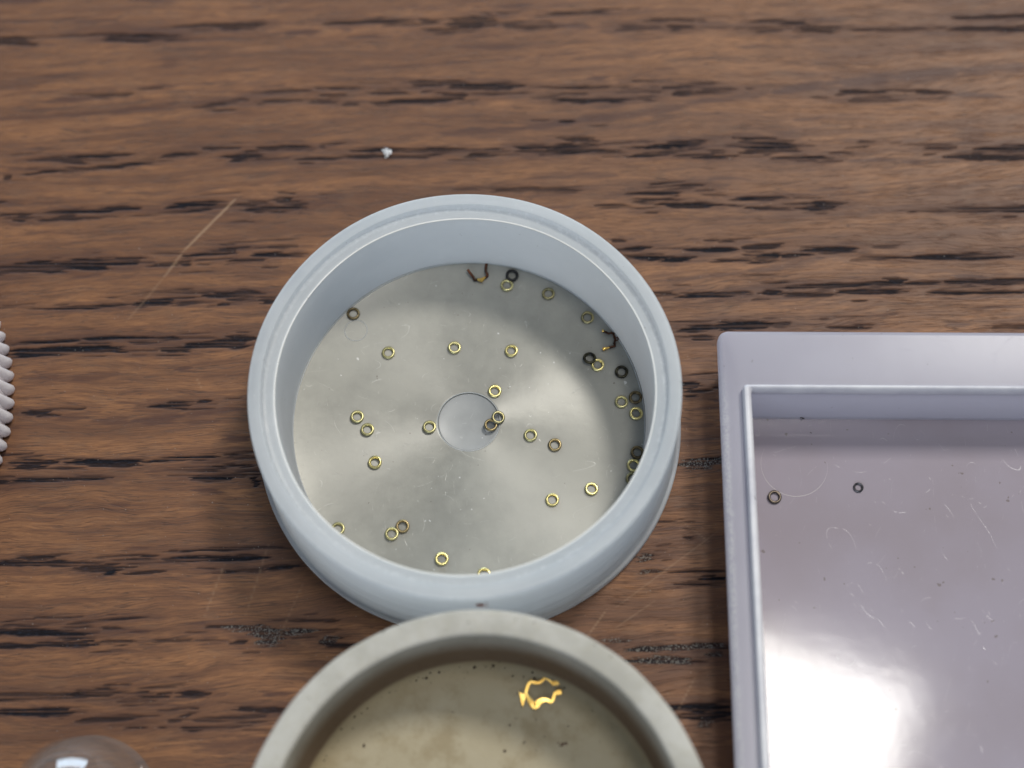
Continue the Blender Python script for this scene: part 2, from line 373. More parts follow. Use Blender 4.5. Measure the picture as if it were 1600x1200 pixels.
    (23.5, 18.75, 25.4, 18.81, 0.26, 0.7, 0), (26.3, 18.18, 29.8, 18.36, 0.4, 0.75, 0), (23, 16.77, 26.8, 16.95, 0.33, 0.8, 0), (26.8, 17.09, 29.8, 17.2, 0.72, 0.9, 0), (29.8, 17.2, 32.2, 17.32, 0.46, 0.8, 0), (32.2, 17.73, 36.6, 17.84, 0.6, 0.85, 0),
    (36.7, 16.75, 40.9, 16.85, 0.4, 0.7, 0), (40.6, 16.92, 51.4, 17.05, 0.47, 0.85, 0), (29.4, 13.9, 41, 14.29, 0.39, 0.9, 0), (39.1, 14.3, 41.1, 14.36, 0.66, 0.85, 0), (41, 14.16, 45.1, 14.33, 0.27, 0.85, 0), (45.1, 14.46, 56.6, 14.15, 0.54, 0.9, 0),
    (45.8, 14.79, 48.9, 14.84, 0.6, 0.5, 0), (17.6, 13.44, 19.4, 13.43, 0.32, 0.7, 0), (19.4, 13.1, 26.4, 13.25, 0.45, 0.9, 0), (27.3, 13.31, 29.4, 13.36, 0.65, 0.85, 0), (29.3, 13.03, 34.3, 13.13, 0.39, 0.7, 0), (35.1, 13.33, 40.7, 13.42, 0.53, 0.85, 0),
    (42.7, 13.28, 53.4, 13.21, 0.4, 0.85, 0), (17.3, 14.52, 26.2, 15.47, 0.26, 0.4, 0), (26.2, 15.47, 33.9, 16.9, 0.46, 0.4, 0), (19, 9.53, 23.3, 9.9, 0.45, 0.9, 0), (22.9, 10.03, 28.3, 10, 0.77, 0.9, 0), (21, 8.8, 23.4, 8.79, 0.51, 0.8, 0),
    (28.3, 10, 29.9, 10.05, 0.39, 0.6, 0), (33.8, 9.7, 37.6, 9.81, 0.39, 0.85, 0), (48.3, 9.68, 53.5, 9.66, 0.4, 0.7, 0), (44.4, 9.96, 46.5, 9.95, 0.33, 0.4, 0), (19.6, 3.98, 21.6, 4.04, 0.57, 0.95, 0), (19.9, 3.41, 21.9, 3.4, 0.31, 0.8, 0),
    (18.9, -3.79, 23.2, -3.14, 0.62, 0.85, 1), (19.3, -4.1, 22.2, -3.81, 0.49, 0.7, 1), (19.3, -10.67, 20.3, -10.61, 0.36, 0.7, 0), (15, -12.41, 16.3, -12.41, 0.54, 0.8, 1), (16.9, -13.69, 23, -13.53, 0.24, 0.75, 0), (14.9, -13.62, 16.8, -13.57, 0.42, 0.6, 1),
    (18.4, -14.73, 23, -14.4, 0.6, 0.9, 0), (15.9, -9.95, 20.5, -9.5, 0.18, 0.5, 0), (16.8, -9.07, 19.4, -8.9, 0.24, 0.6, 0), (11.7, -19.69, 14.5, -19.69, 0.36, 0.8, 1), (13.5, -20.58, 22.7, -20.16, 0.48, 0.85, 1), (13.8, -21.52, 19.7, -21.48, 0.59, 0.85, 1),
    (20.8, -21.04, 22.4, -20.94, 0.36, 0.7, 1), (17.4, -25.51, 22.8, -25.31, 0.59, 0.9, 0), (18, -26.27, 22.7, -26.01, 0.59, 0.9, 0), (19.4, -26.91, 20.8, -26.81, 0.59, 0.6, 1), (19.7, 1.58, 23.3, 1.82, 0.19, 0.5, 0), (19.3, -0.16, 23.1, 0.07, 0.25, 0.4, 0),
    (19.1, -1.52, 23.2, -1.17, 0.19, 0.5, 0),
]
DOME_LOC = (-31.7, -33.8, 0.0)
RUST_LOC = (1.55, -18.6, 8.9)

# pale scratches across the table: x0, y0, x1, y1, width, strength
SCRATCHES = [(-22.9, 24.1, -27.9, 18.0, 0.22, 0.9), (-27.9, 18.0, -29.4, 15.4, 0.25, 0.5), (-29.4, 15.4, -32.5, 10.9, 0.2, 0.25),
             (12.2, -17.0, 10.5, -19.3, 0.1, 0.6), (-17.8, -11.0, -19.4, -17.4, 0.1, 0.3), (-21.6, -12.8, -23.0, -17.4, 0.1, 0.35),
             (22.2, -10.0, 12.9, -16.9, 0.1, 0.35), (19.6, -23.0, 18.1, -25.7, 0.09, 0.45), (16.5, -16.2, 13.0, -18.6, 0.09, 0.4),
             (-14.5, -14.5, -16.6, -20.0, 0.09, 0.3), (-25.5, 5.0, -24.9, 3.9, 0.12, 0.4), (21.5, -11.0, 19.0, -9.0, 0.08, 0.35)]


# ---------------------------------------------------------------- materials
def wood_material():
    m = NT('oiled_oak')
    P = m.pos_mm(False)
    sep = m.n('ShaderNodeSeparateXYZ')
    m.l(P, sep.inputs[0])
    warp = m.noise(P, 1.0, 3.0, 0.5, stretch=(0.035, 0.09, 0.0))
    warp2 = m.noise(P, 1.0, 2.0, 0.5, stretch=(0.25, 0.5, 0.0))
    y2 = m.math('ADD', sep.outputs[1], m.math('MULTIPLY', warp, 5.0))
    y2 = m.math('ADD', y2, m.math('MULTIPLY', warp2, 0.35))
    y2 = m.math('SUBTRACT', y2, m.math('MULTIPLY', sep.outputs[0], 0.045))
    cmb = m.n('ShaderNodeCombineXYZ')
    m.l(sep.outputs[0], cmb.inputs[0])
    m.l(y2, cmb.inputs[1])
    V = cmb.outputs[0]
    tone = m.noise(V, 1.0, 4.0, 0.6, stretch=(0.03, 0.33, 0.0))
    tone2 = m.noise(V, 1.0, 4.0, 0.65, stretch=(0.10, 1.4, 0.0))
    fib = m.noise(V, 1.0, 4.0, 0.7, stretch=(0.55, 9.0, 0.0))
    lines = m.noise(V, 1.0, 2.0, 0.5, stretch=(0.10, 2.6, 0.0))
    line = m.ramp(m.math('ABSOLUTE', m.math('SUBTRACT', lines, 0.5)), 0.0, 0.022, 1.0, 0.0)
    lmask = m.ramp(m.noise(V, 1.0, 2.0, 0.5, stretch=(0.12, 0.5, 0.0)), 0.34, 0.54)
    line = m.math('MULTIPLY', line, lmask)
    lines2 = m.noise(V, 1.0, 2.0, 0.5, 0.3, stretch=(0.22, 5.5, 0.0))
    line2 = m.ramp(m.math('ABSOLUTE', m.math('SUBTRACT', lines2, 0.5)), 0.0, 0.03, 1.0, 0.0)
    line2 = m.math('MULTIPLY', line2, m.ramp(m.noise(V, 1.0, 2.0, 0.5, stretch=(0.2, 0.9, 0.0)), 0.40, 0.62))
    line = m.math('MAXIMUM', line, m.math('MULTIPLY', line2, 0.75))
    tick = m.ramp(m.noise(V, 1.0, 2.0, 0.5, stretch=(0.5, 6.5, 0.0)), 0.62, 0.72)
    blotch = m.ramp(m.noise(P, 1.0, 3.0, 0.6, stretch=(0.3, 0.55, 0.0)), 0.52, 0.75)

    c = m.mix(m.ramp(tone, 0.32, 0.66), WOOD_DARK, WOOD_LIGHT)
    c = m.mix(m.math('MULTIPLY', m.ramp(tone2, 0.42, 0.70), 0.80), c, WOOD_RED)
    c = m.mix(m.math('MULTIPLY', m.ramp(fib, 0.35, 0.70), 0.65), c, WOOD_SHADE)
    c = m.mix(m.math('MULTIPLY', blotch, 0.22), c, WOOD_GREY)
    c = m.mix(m.math('MULTIPLY', line, 0.65), c, WOOD_LINE)
    c = m.mix(m.math('MULTIPLY', tick, 0.55), c, WOOD_LINE)
    band = m.attr('band')
    c = m.mix(m.math('MULTIPLY', band, 0.9), c, WOOD_BAND)
    pore = m.attr('pore')
    pn = m.noise(P, 1.0, 4.0, 0.7, stretch=(1.6, 7.0, 0.0))
    pf = m.math('MULTIPLY', pore, m.ramp(pn, 0.15, 0.45, 0.72, 1.0), clamp=True)
    pcol = m.mix(m.ramp(pn, 0.45, 0.75), (0.008, 0.007, 0.009), (0.022, 0.026, 0.038))
    c = m.mix(pf, c, pcol)
    dust = m.attr('dust')
    grit = m.ramp(m.noise(P, 7.0, 2.0, 0.6), 0.47, 0.66)
    c = m.mix(m.math('MULTIPLY', m.math('MULTIPLY', dust, grit), 0.75), c, (0.23, 0.22, 0.20))
    loose = m.ramp(m.noise(P, 5.0, 1.0, 0.5), 0.765, 0.79)
    c = m.mix(m.math('MULTIPLY', loose, 0.5), c, (0.40, 0.36, 0.32))
    c = m.mix(m.math('MULTIPLY', m.attr('scratch'), 0.75), c, (0.36, 0.235, 0.145))
    rough = m.math('ADD', 0.40, m.math('MULTIPLY', pore, 0.25))
    rough = m.math('ADD', rough, m.math('MULTIPLY', fib, 0.14))
    m.p(Base_Color=c, Roughness=rough, Specular_IOR_Level=m.math('MULTIPLY', m.math('SUBTRACT', 1.0, m.math('MULTIPLY', pore, 0.6)), 0.22))
    h = m.math('SUBTRACT', m.math('MULTIPLY', fib, 0.4), m.math('MULTIPLY', m.math('ADD', line, tick), 0.5))
    h = m.math('ADD', h, m.math('MULTIPLY', m.math('MULTIPLY', dust, grit), 1.0))
    m.bump(h, 0.05, 0.6)
    return m.mat


WOOD_LIGHT = (0.290, 0.136, 0.062)
WOOD_DARK = (0.152, 0.072, 0.039)
WOOD_RED = (0.112, 0.053, 0.033)
WOOD_SHADE = (0.085, 0.042, 0.026)
WOOD_GREY = (0.150, 0.098, 0.066)
WOOD_LINE = (0.050, 0.029, 0.021)
WOOD_BAND = (0.066, 0.032, 0.025)


def milky_plastic(name, color, color2, rough, sss, floor=False, specks=True, aniso=0.0, sss_mm=3.0, rim_wear_highlight=False):
    m = NT(name)
    P = m.pos_mm(True)
    cloud = m.noise(P, 0.13, 3.0, 0.55)
    fine = m.noise(P, 1.1, 4.0, 0.6)
    f = m.math('ADD', m.math('MULTIPLY', cloud, 0.75), m.math('MULTIPLY', fine, 0.25))
    c = m.mix(m.ramp(f, 0.34, 0.66), color, color2)
    sc = m.scratches(P, 0.35, 0.0035, 3.0, 0.52)
    sc2 = m.scratches(P, 0.7, 0.007, 11.0, 0.57)
    s = m.math('MAXIMUM', sc, sc2)
    c = m.mix(m.math('MULTIPLY', s, 0.20), c, (0.85, 0.85, 0.82))
    if specks:
        dots = m.ramp(m.noise(P, 2.3, 1.0, 0.5), 0.775, 0.80)
        c = m.mix(m.math('MULTIPLY', dots, 0.7), c, (0.16, 0.14, 0.12))
        wd = m.ramp(m.noise(m.vmath('ADD', P, (31.0, 7.0, 3.0)), 2.0, 1.0, 0.5), 0.775, 0.80)
        c = m.mix(m.math('MULTIPLY', wd, 0.5), c, (0.9, 0.9, 0.9))
    wear_highlight = 0.0
    if rim_wear_highlight:
        sp = m.n('ShaderNodeSeparateXYZ')
        m.l(P, sp.inputs[0])
        rad = m.n('ShaderNodeVectorMath', operation='LENGTH')
        m.l(m.vmath('MULTIPLY', P, (1.0, 1.0, 0.0)), rad.inputs[0])
        rr_ = rad.outputs['Value']
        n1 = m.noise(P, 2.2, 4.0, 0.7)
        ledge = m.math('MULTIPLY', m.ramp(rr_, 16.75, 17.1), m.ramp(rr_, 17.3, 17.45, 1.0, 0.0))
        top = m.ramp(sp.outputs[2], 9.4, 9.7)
        wear_highlight = m.math('MULTIPLY', m.math('MULTIPLY', ledge, top), m.ramp(n1, 0.50, 0.62))
        edge = m.math('MULTIPLY', m.ramp(rr_, 18.22, 18.42), m.ramp(n1, 0.30, 0.60))  # edge highlight painted in: outer rim edge whitened in patches
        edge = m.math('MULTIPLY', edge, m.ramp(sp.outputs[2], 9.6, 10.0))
        wear_highlight = m.math('MAXIMUM', wear_highlight, edge)
        c = m.mix(m.math('MULTIPLY', wear_highlight, 0.7), c, (0.90, 0.92, 0.93))
        # grime lines round the outside and turning marks on the rim
        zn = m.noise(P, 1.0, 3.0, 0.6, stretch=(0.12, 0.12, 2.4))
        cmb = m.n('ShaderNodeCombineXYZ')
        m.l(m.math('MULTIPLY', rr_, 5.0), cmb.inputs[0])
        m.l(cloud, cmb.inputs[1])
        rn = m.noise(cmb.outputs[0], 1.0, 2.0, 0.6)
        c = m.mix(m.math('MULTIPLY', m.math('MULTIPLY', m.math('MULTIPLY', m.ramp(zn, 0.38, 0.66), m.ramp(rr_, 17.6, 18.0)), m.math('ADD', 0.35, m.ramp(sp.outputs[2], 8.6, 9.9, 0.65, 0.0))), 0.62), c, (0.33, 0.33, 0.36))
        c = m.mix(m.math('MULTIPLY', m.ramp(rn, 0.45, 0.70), 0.22), c, (0.42, 0.45, 0.48))
        smear = m.ramp(m.noise(P, 0.5, 4.0, 0.7), 0.55, 0.75)
        c = m.mix(m.math('MULTIPLY', smear, 0.25), c, (0.80, 0.82, 0.82))
    m.p(Base_Color=c, Roughness=m.math('ADD', m.math('ADD', rough, wear_highlight), m.math('MULTIPLY', fine, 0.12)), Specular_IOR_Level=0.5,
        Subsurface_Weight=sss, Subsurface_Radius=(1.0, 1.0, 1.0), Subsurface_Scale=sss_mm * MM)
    if aniso:
        t = m.n('ShaderNodeTangent', direction_type='RADIAL', axis='Z')
        m.l(t.outputs[0], m.bsdf.inputs['Tangent'])
        m.p(Anisotropic=aniso)
    m.bump(m.math('ADD', m.math('MULTIPLY', fine, 0.6), m.math('MULTIPLY', s, -0.4)), 0.03, 0.5)
    return m


def metal(name, color, color2, rough):
    m = NT(name)
    P = m.pos_mm(True)
    info = m.n('ShaderNodeObjectInfo')
    off = m.vmath('MULTIPLY', info.outputs['Location'], (3300.0, 2700.0, 0.0))
    Q = m.vmath('ADD', P, off)
    n = m.noise(Q, 1.6, 3.0, 0.6)
    c = m.mix(m.ramp(n, 0.38, 0.62), color, color2)
    m.p(Base_Color=c, Metallic=1.0, Roughness=m.math('ADD', rough, m.math('MULTIPLY', n, 0.15)))
    m.bump(m.noise(Q, 9.0, 2.0), 0.012, 0.5)
    return m.mat


# ---------------------------------------------------------------- the table top
def build_table():
    core_x = np.arange(-60, 68.01, 0.20)
    core_y = np.arange(-40, 58.01, 0.09)
    ext = np.array([1.5, 4, 8, 14, 24, 40, 70, 120, 200, 320.0])
    xs = np.concatenate([core_x[0] - ext[::-1], core_x, core_x[-1] + ext])
    ys = np.concatenate([core_y[0] - ext[::-1], core_y, core_y[-1] + ext])
    nx, ny = len(xs), len(ys)
    X, Y = np.meshgrid(xs, ys)
    pore = np.zeros_like(X)
    band = np.zeros_like(X)
    dust = np.zeros_like(X)
    scr = np.zeros_like(X)
    wob = (fbm(X * 0.22, Y * 0.9, 5, 3) - 0.5)
    edge = fbm(X * 0.55, Y * 5.0, 23, 3) - 0.5
    fray = fbm(X * 0.5, Y * 8.0, 41, 2)
    rowj = fbm(X * 0.12, Y * 5.5, 63, 2) - 0.5
    rnd = np.random.RandomState(4)
    extra = []
    for k in range(260):      # pores beyond the part of the board the dishes stand on
        x, y = rnd.uniform(-60, 68), rnd.uniform(-40, 58)
        if -50 < x < 57 and -31 < y < 47.5:
            if k % 2:
                continue
            extra.append((x, y, x + rnd.uniform(2, 6), y + rnd.uniform(0, 0.4), rnd.uniform(0.12, 0.3), rnd.uniform(0.25, 0.5), 0))
        else:
            for q in range(2):
                extra.append((x + q * 2, y + q * 0.5, x + q * 2 + rnd.uniform(3, 9), y + q * 0.5 + rnd.uniform(0, 0.5),
                              rnd.uniform(0.25, 0.7), rnd.uniform(0.6, 0.95), 0))

    def stroke(target, x0, y0, x1, y1, w, s, soft, raggedness, power=4):
        L = math.hypot(x1 - x0, y1 - y0)
        if L < 0.3:
            x0, x1, L = x0 - 0.2, x1 + 0.2, L + 0.4
        i0, i1 = np.searchsorted(xs, min(x0, x1) - 1.2), np.searchsorted(xs, max(x0, x1) + 1.2)
        j0, j1 = np.searchsorted(ys, min(y0, y1) - w - 0.8), np.searchsorted(ys, max(y0, y1) + w + 0.8)
        if i1 <= i0 or j1 <= j0:
            return None
        sl = (slice(j0, j1), slice(i0, i1))
        tx, ty = (x1 - x0) / L, (y1 - y0) / L
        u = ((X[sl] - x0) * tx + (Y[sl] - y0) * ty) / L + rowj[sl] * (min(3.2, L) / L) * raggedness * 0.9
        v = -(X[sl] - x0) * ty + (Y[sl] - y0) * tx + wob[sl] * 0.16 * raggedness + edge[sl] * w * 0.8 * raggedness
        prof = np.clip(1 - np.abs(2 * u - 1) ** power, 0, 1) ** 0.6
        hw = 0.5 * w * prof * (0.75 + 0.6 * fray[sl])
        mk = np.clip((hw - np.abs(v)) / soft + 0.5, 0, 1) * (prof > 0)
        mk = mk * mk * (3 - 2 * mk) * s
        target[sl] = np.maximum(target[sl], mk)
        return sl, mk

    sat = []
    for (x0, y0, x1, y1, w, s, dd) in GRAIN:      # fine splits that run along the big pores
        if s > 0.5:
            for q in range(3):
                cx, cy = rnd.uniform(x0 - 2.5, x1 + 2.5), 0.5 * (y0 + y1) + rnd.normal(0, 0.45)
                ln = rnd.uniform(0.8, 4.0)
                sat.append((cx - ln / 2, cy, cx + ln / 2, cy + ln * rnd.uniform(-0.01, 0.08), rnd.uniform(0.10, 0.20), rnd.uniform(0.35, 0.8), 0))
    for (x0, y0, x1, y1, w, s, dd) in GRAIN + extra + sat:
        if s <= 0.5:
            stroke(band, x0, y0, x1, y1, w * 1.35, min(1.0, s * 1.7), 0.22 + w * 0.35, 1.0)
        else:
            r = stroke(pore, x0, y0, x1, y1, w * 1.12, min(1.0, 0.10 + s), 0.15, 1.0)
            stroke(band, x0 - 1.5, y0, x1 + 1.5, y1, w * 2.0 + 0.25, 0.55 * s, 0.5, 1.0)
            if dd and r:
                dust[r[0]] = np.maximum(dust[r[0]], r[1])
    pore *= np.clip(-0.55 + 3.0 * fbm(X * 0.16, Y * 6.5, 77, 3), 0.22, 1)
    for (x0, y0, x1, y1, w, s) in SCRATCHES:
        stroke(scr, x0, y0, x1, y1, w, s, 0.14, 0.25)
    Z = -0.09 * pore * (0.6 + 0.8 * fray) - 0.02 * band + 0.02 * (fbm(X * 0.3, Y * 3.0, 91, 3) - 0.5)
    Z += 0.05 * dust * (fbm(X * 4, Y * 4, 13, 2) - 0.3)
    co = np.stack([X, Y, Z], -1).reshape(-1, 3) * MM
    idx = np.arange(nx * ny).reshape(ny, nx)
    quads = np.stack([idx[:-1, :-1], idx[:-1, 1:], idx[1:, 1:], idx[1:, :-1]], -1).reshape(-1, 4)
    me = bpy.data.meshes.new('wooden_table_top')
    me.vertices.add(len(co))
    me.vertices.foreach_set('co', co.astype(np.float32).ravel())
    me.loops.add(quads.size)
    me.loops.foreach_set('vertex_index', quads.astype(np.int32).ravel())
    me.polygons.add(len(quads))
    me.polygons.foreach_set('loop_start', (np.arange(len(quads)) * 4).astype(np.int32))
    me.polygons.foreach_set('use_smooth', np.ones(len(quads), dtype=bool))
    me.update(calc_edges=True)
    for nm, a in (('pore', pore), ('band', band), ('dust', dust), ('scratch', scr)):
        at = me.attributes.new(nm, 'FLOAT', 'POINT')
        at.data.foreach_set('value', a.astype(np.float32).ravel())
    me.materials.append(wood_material())
    o = bpy.data.objects.new('wooden_table_top', me)
    COL.objects.link(o)
    o['kind'] = 'structure'
    o['label'] = 'brown oiled oak table top with dark open grain'
    return o


build_table()


# ---------------------------------------------------------------- the white cap with the rings
cap_mat = milky_plastic('milky_cap_plastic', (0.60, 0.63, 0.64), (0.68, 0.70, 0.705), 0.30, 0.0, rim_wear_highlight=True).translucent(0.55, (0.91, 0.935, 0.95)).mat
floor_nt = milky_plastic('milky_cap_floor', (0.285, 0.280, 0.248), (0.360, 0.352, 0.310), 0.36, 0.0, aniso=0.85)
floor_nt.p(Specular_IOR_Level=1.0, Anisotropic_Rotation=0.25, Metallic=0.17)
cap_floor_mat = floor_nt.mat

cap = empty('round_container', (0, 0, 0))
tag(cap, 'milky white round plastic container holding many tiny brass rings', 'container')


def rim_wob(a, r, z):
    return (0.035 * math.sin(3 * a + 1) + 0.02 * math.sin(7 * a), 0.0)


wall_prof = ([(16.14, 1.1), (16.14, 1.42), (16.02, 1.55)]
             + [(16.02 + 0.18 * (i / 6) ** 0.6, 1.55 + 0.8 * (i / 6)) for i in range(1, 7)]
             + [(16.26, 6.0), (16.30, 9.55)] + arc(16.52, 9.62, 0.2, 180, 90, 5)
             + [(16.9, 9.86), (17.28, 9.92), (17.34, 9.98), (17.38, 10.38)] + arc(17.5, 10.40, 0.1, 170, 95, 3) + [(18.0, 10.50)]
             + arc(18.28, 10.26, 0.24, 90, 5, 6) + [(18.53, 9.2), (18.56, 7.5), (18.62, 5.6)]
             + arc(18.66, 5.25, 0.12, 110, 250, 4) + [(18.66, 4.8), (18.74, 3.2)]
             + arc(18.80, 2.95, 0.12, 110, 250, 4) + [(18.80, 2.5), (18.86, 1.45), (18.93, 1.25)]
             + arc(19.02, 0.95, 0.24, 90, 0, 5) + [(19.26, 0.30), (19.05, 0.06), (16.6, 0.06), (16.3, 0.3)])
v, f = lathe(wall_prof, 220, True, rim_wob)
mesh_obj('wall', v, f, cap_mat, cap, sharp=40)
ridge = arc(16.34, 9.72, 0.085, 0, 360, 9)[:-1]
v, f = lathe(ridge, 220, True, rim_wob)
mesh_obj('rim_edge', v, f, milky_plastic('worn_edge_plastic', (0.80, 0.80, 0.76), (0.86, 0.86, 0.83), 0.3, 0.2).mat, cap)
floor_prof = [(2.78, 1.30)] + [(2.80, 1.40), (2.88, 1.44), (3.0, 1.44), (3.3, 1.415), (4.0, 1.41), (7.0, 1.405), (11, 1.40), (14.5, 1.40), (15.7, 1.405), (16.10, 1.44),
              (16.12, 1.2), (16.1, 0.35), (2.78, 0.35)]
v, f = lathe(floor_prof, 200, True)
mesh_obj('floor', v, f, cap_floor_mat, cap, sharp=50)
v, f = lathe([(0, 1.02), (1.0, 1.04), (1.8, 1.11), (2.4, 1.22), (2.70, 1.32), (2.76, 1.30), (2.77, 0.4), (0, 0.4)], 96, False)
mesh_obj('centre_disc', v, f, milky_plastic('gate_disc_plastic', (0.29, 0.30, 0.30), (0.35, 0.36, 0.36), 0.36, 0.0).mat, cap)
v, f = lathe(arc(15.97, 1.46, 0.055, 0, 360, 6)[:-1], 200, True)
mesh_obj('floor_edge', v, f, cap_mat, cap)
v, f = lathe(arc(2.83, 1.43, 0.045, 0, 360, 6)[:-1], 96, True)
mesh_obj('disc_edge', v, f, cap_mat, cap)
# faint moulding ring pressed into the floor by the left wall
v, f = lathe(arc(1.05, 1.41, 0.03, 0, 360, 6)[:-1], 48, True)
mesh_obj('moulding_ring', v, f, cap_mat, cap, loc=(-10.6, 9.1, 0))

# ---------------------------------------------------------------- the beige dish
GX, GY = 1.41, -37.73


def dish_material(inner):
    m = NT('aged_beige_plastic' if not inner else 'grimy_dish_floor')
    P = m.pos_mm(True)
    sep = m.n('ShaderNodeSeparateXYZ')
    m.l(P, sep.inputs[0])
    cloud = m.noise(P, 0.22, 4.0, 0.6)
    fine = m.noise(P, 1.6, 4.0, 0.65)
    c = m.mix(m.ramp(cloud, 0.35, 0.65), (0.375, 0.36, 0.315), (0.47, 0.455, 0.41))
    c = m.mix(m.math('MULTIPLY', m.ramp(fine, 0.45, 0.7), 0.35), c, (0.40, 0.375, 0.30))
    # brown grime gathered where wall and floor meet
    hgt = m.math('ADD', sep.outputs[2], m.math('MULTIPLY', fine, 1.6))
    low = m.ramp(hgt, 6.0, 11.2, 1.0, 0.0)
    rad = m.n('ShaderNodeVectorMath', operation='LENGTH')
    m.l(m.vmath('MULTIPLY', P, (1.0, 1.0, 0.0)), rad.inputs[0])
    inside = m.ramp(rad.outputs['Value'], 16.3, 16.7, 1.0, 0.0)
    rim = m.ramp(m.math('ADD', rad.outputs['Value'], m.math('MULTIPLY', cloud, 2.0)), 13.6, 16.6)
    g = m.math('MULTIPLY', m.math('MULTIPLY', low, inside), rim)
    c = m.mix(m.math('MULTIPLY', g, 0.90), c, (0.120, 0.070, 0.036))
    floorish = m.math('MULTIPLY', m.ramp(sep.outputs[2], 2.3, 3.2, 1.0, 0.0), inside)
    c = m.mix(m.math('MULTIPLY', floorish, 0.75), c, (0.385, 0.325, 0.200))
    yel = m.ramp(m.noise(P, 0.30, 5.0, 0.65), 0.45, 0.68)
    c = m.mix(m.math('MULTIPLY', m.math('MULTIPLY', yel, floorish), 0.6), c, (0.26, 0.205, 0.115))
    dots = m.ramp(m.noise(P, 1.5, 3.0, 0.6), 0.685, 0.72)
    c = m.mix(m.math('MULTIPLY', dots, 0.75), c, (0.085, 0.065, 0.045))
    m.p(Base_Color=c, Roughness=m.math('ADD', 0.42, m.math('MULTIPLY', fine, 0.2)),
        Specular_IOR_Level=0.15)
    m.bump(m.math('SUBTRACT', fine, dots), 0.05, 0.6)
    return m.mat


dish_mat = dish_material(False)
dish = empty('round_dish', (GX, GY, 0))
tag(dish, 'worn beige round dish with grimy inside below the white container', 'dish')


def dish_wob(a, r, z):
    if z > 10.4:
        return (0.02 * math.sin(9 * a) + 0.012 * math.sin(23 * a + 1), 0.02 * math.sin(5 * a))
    return (0, 0)


dish_prof = ([(15.75, 2.9)] + [(16.0, 4.5), (16.12, 7.5), (16.2, 9.9)] + arc(16.55, 10.62, 0.36, 180, 92, 6)
             + [(17.4, 11.03)] + arc(18.05, 10.74, 0.27, 88, 0, 6)
             + [(18.30, 9.0), (18.2, 1.0), (17.9, 0.05), (15.6, 0.05), (15.55, 2.0)])
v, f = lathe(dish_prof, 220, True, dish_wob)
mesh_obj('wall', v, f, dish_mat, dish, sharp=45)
v, f = lathe([(0, 2.0), (6, 2.0), (12, 2.0), (14.4, 2.03), (15.2, 2.2), (15.62, 2.55), (15.76, 2.95), (15.9, 2.9), (15.9, 0.5), (0, 0.5)], 160, False)
mesh_obj('floor', v, f, dish_mat, dish, sharp=60)

# crumbs of grime lying along the foot of the dish's wall: one uncountable scatter
cv, cf = [], []
rr = random.Random(3)
for k in range(120):
    if k < 80:
        a = math.radians(rr.gauss(105, 32))
        r = 15.55 - abs(rr.gauss(0, 0.35))
    else:
        a = math.radians(rr.uniform(0, 360))
        r = 14.5 * math.sqrt(rr.random())
    s = 0.025 + 0.10 * rr.random() ** 2.2 if k % 17 else 0.16
    z0 = 2.0 + max(0.0, r - 14.4) * 0.35 + s * 0.3
    b0 = len(cv)
    for dx, dy, dz in ((1, 0, 0), (-1, 0, 0), (0, 1, 0), (0, -1, 0), (0, 0, 0.8), (0, 0, -0.8)):
        q = rr.uniform(0.6, 1.3) * s
        cv.append((r * math.cos(a) + dx * q, r * math.sin(a) + dy * q, z0 + dz * q))
    for t in ((0, 2, 4), (2, 1, 4), (1, 3, 4), (3, 0, 4), (2, 0, 5), (1, 2, 5), (3, 1, 5), (0, 3, 5)):
        cf.append(tuple(b0 + i for i in t))
gm = NT('dark_grime')
gm.p(Base_Color=(0.06, 0.042, 0.028), Roughness=0.8)
o = mesh_obj('grime_crumbs', cv, cf, gm.mat, dish)
o['kind'] = 'stuff'


# ---------------------------------------------------------------- the lavender tray
def rrect(x0, x1, y0, y1, r, z, n=6):
    out = []
    for cx, cy, a0 in ((x1 - r, y1 - r, 0), (x0 + r, y1 - r, 90), (x0 + r, y0 + r, 180), (x1 - r, y0 + r, 270)):
        for k in range(n + 1):
            a = math.radians(a0 + 90 * k / n)
            out.append((cx + r * math.cos(a), cy + r * math.sin(a), z))
    return out


def loft(loops, cap_first=False, cap_last=False, closed=False):
    verts, faces = [], []
    n = len(loops[0])
    for lp in loops:
        verts += lp
    pr = [(i, i + 1) for i in range(len(loops) - 1)]
    if closed:
        pr.append((len(loops) - 1, 0))
    for a, b in pr:
        for k in range(n):
            j = (k + 1) % n
            faces.append((a * n + k, a * n + j, b * n + j, b * n + k))
    if cap_first:
        faces.append(tuple(range(n)))
    if cap_last:
        faces.append(tuple((len(loops) - 1) * n + k for k in range(n)))
    return verts, faces


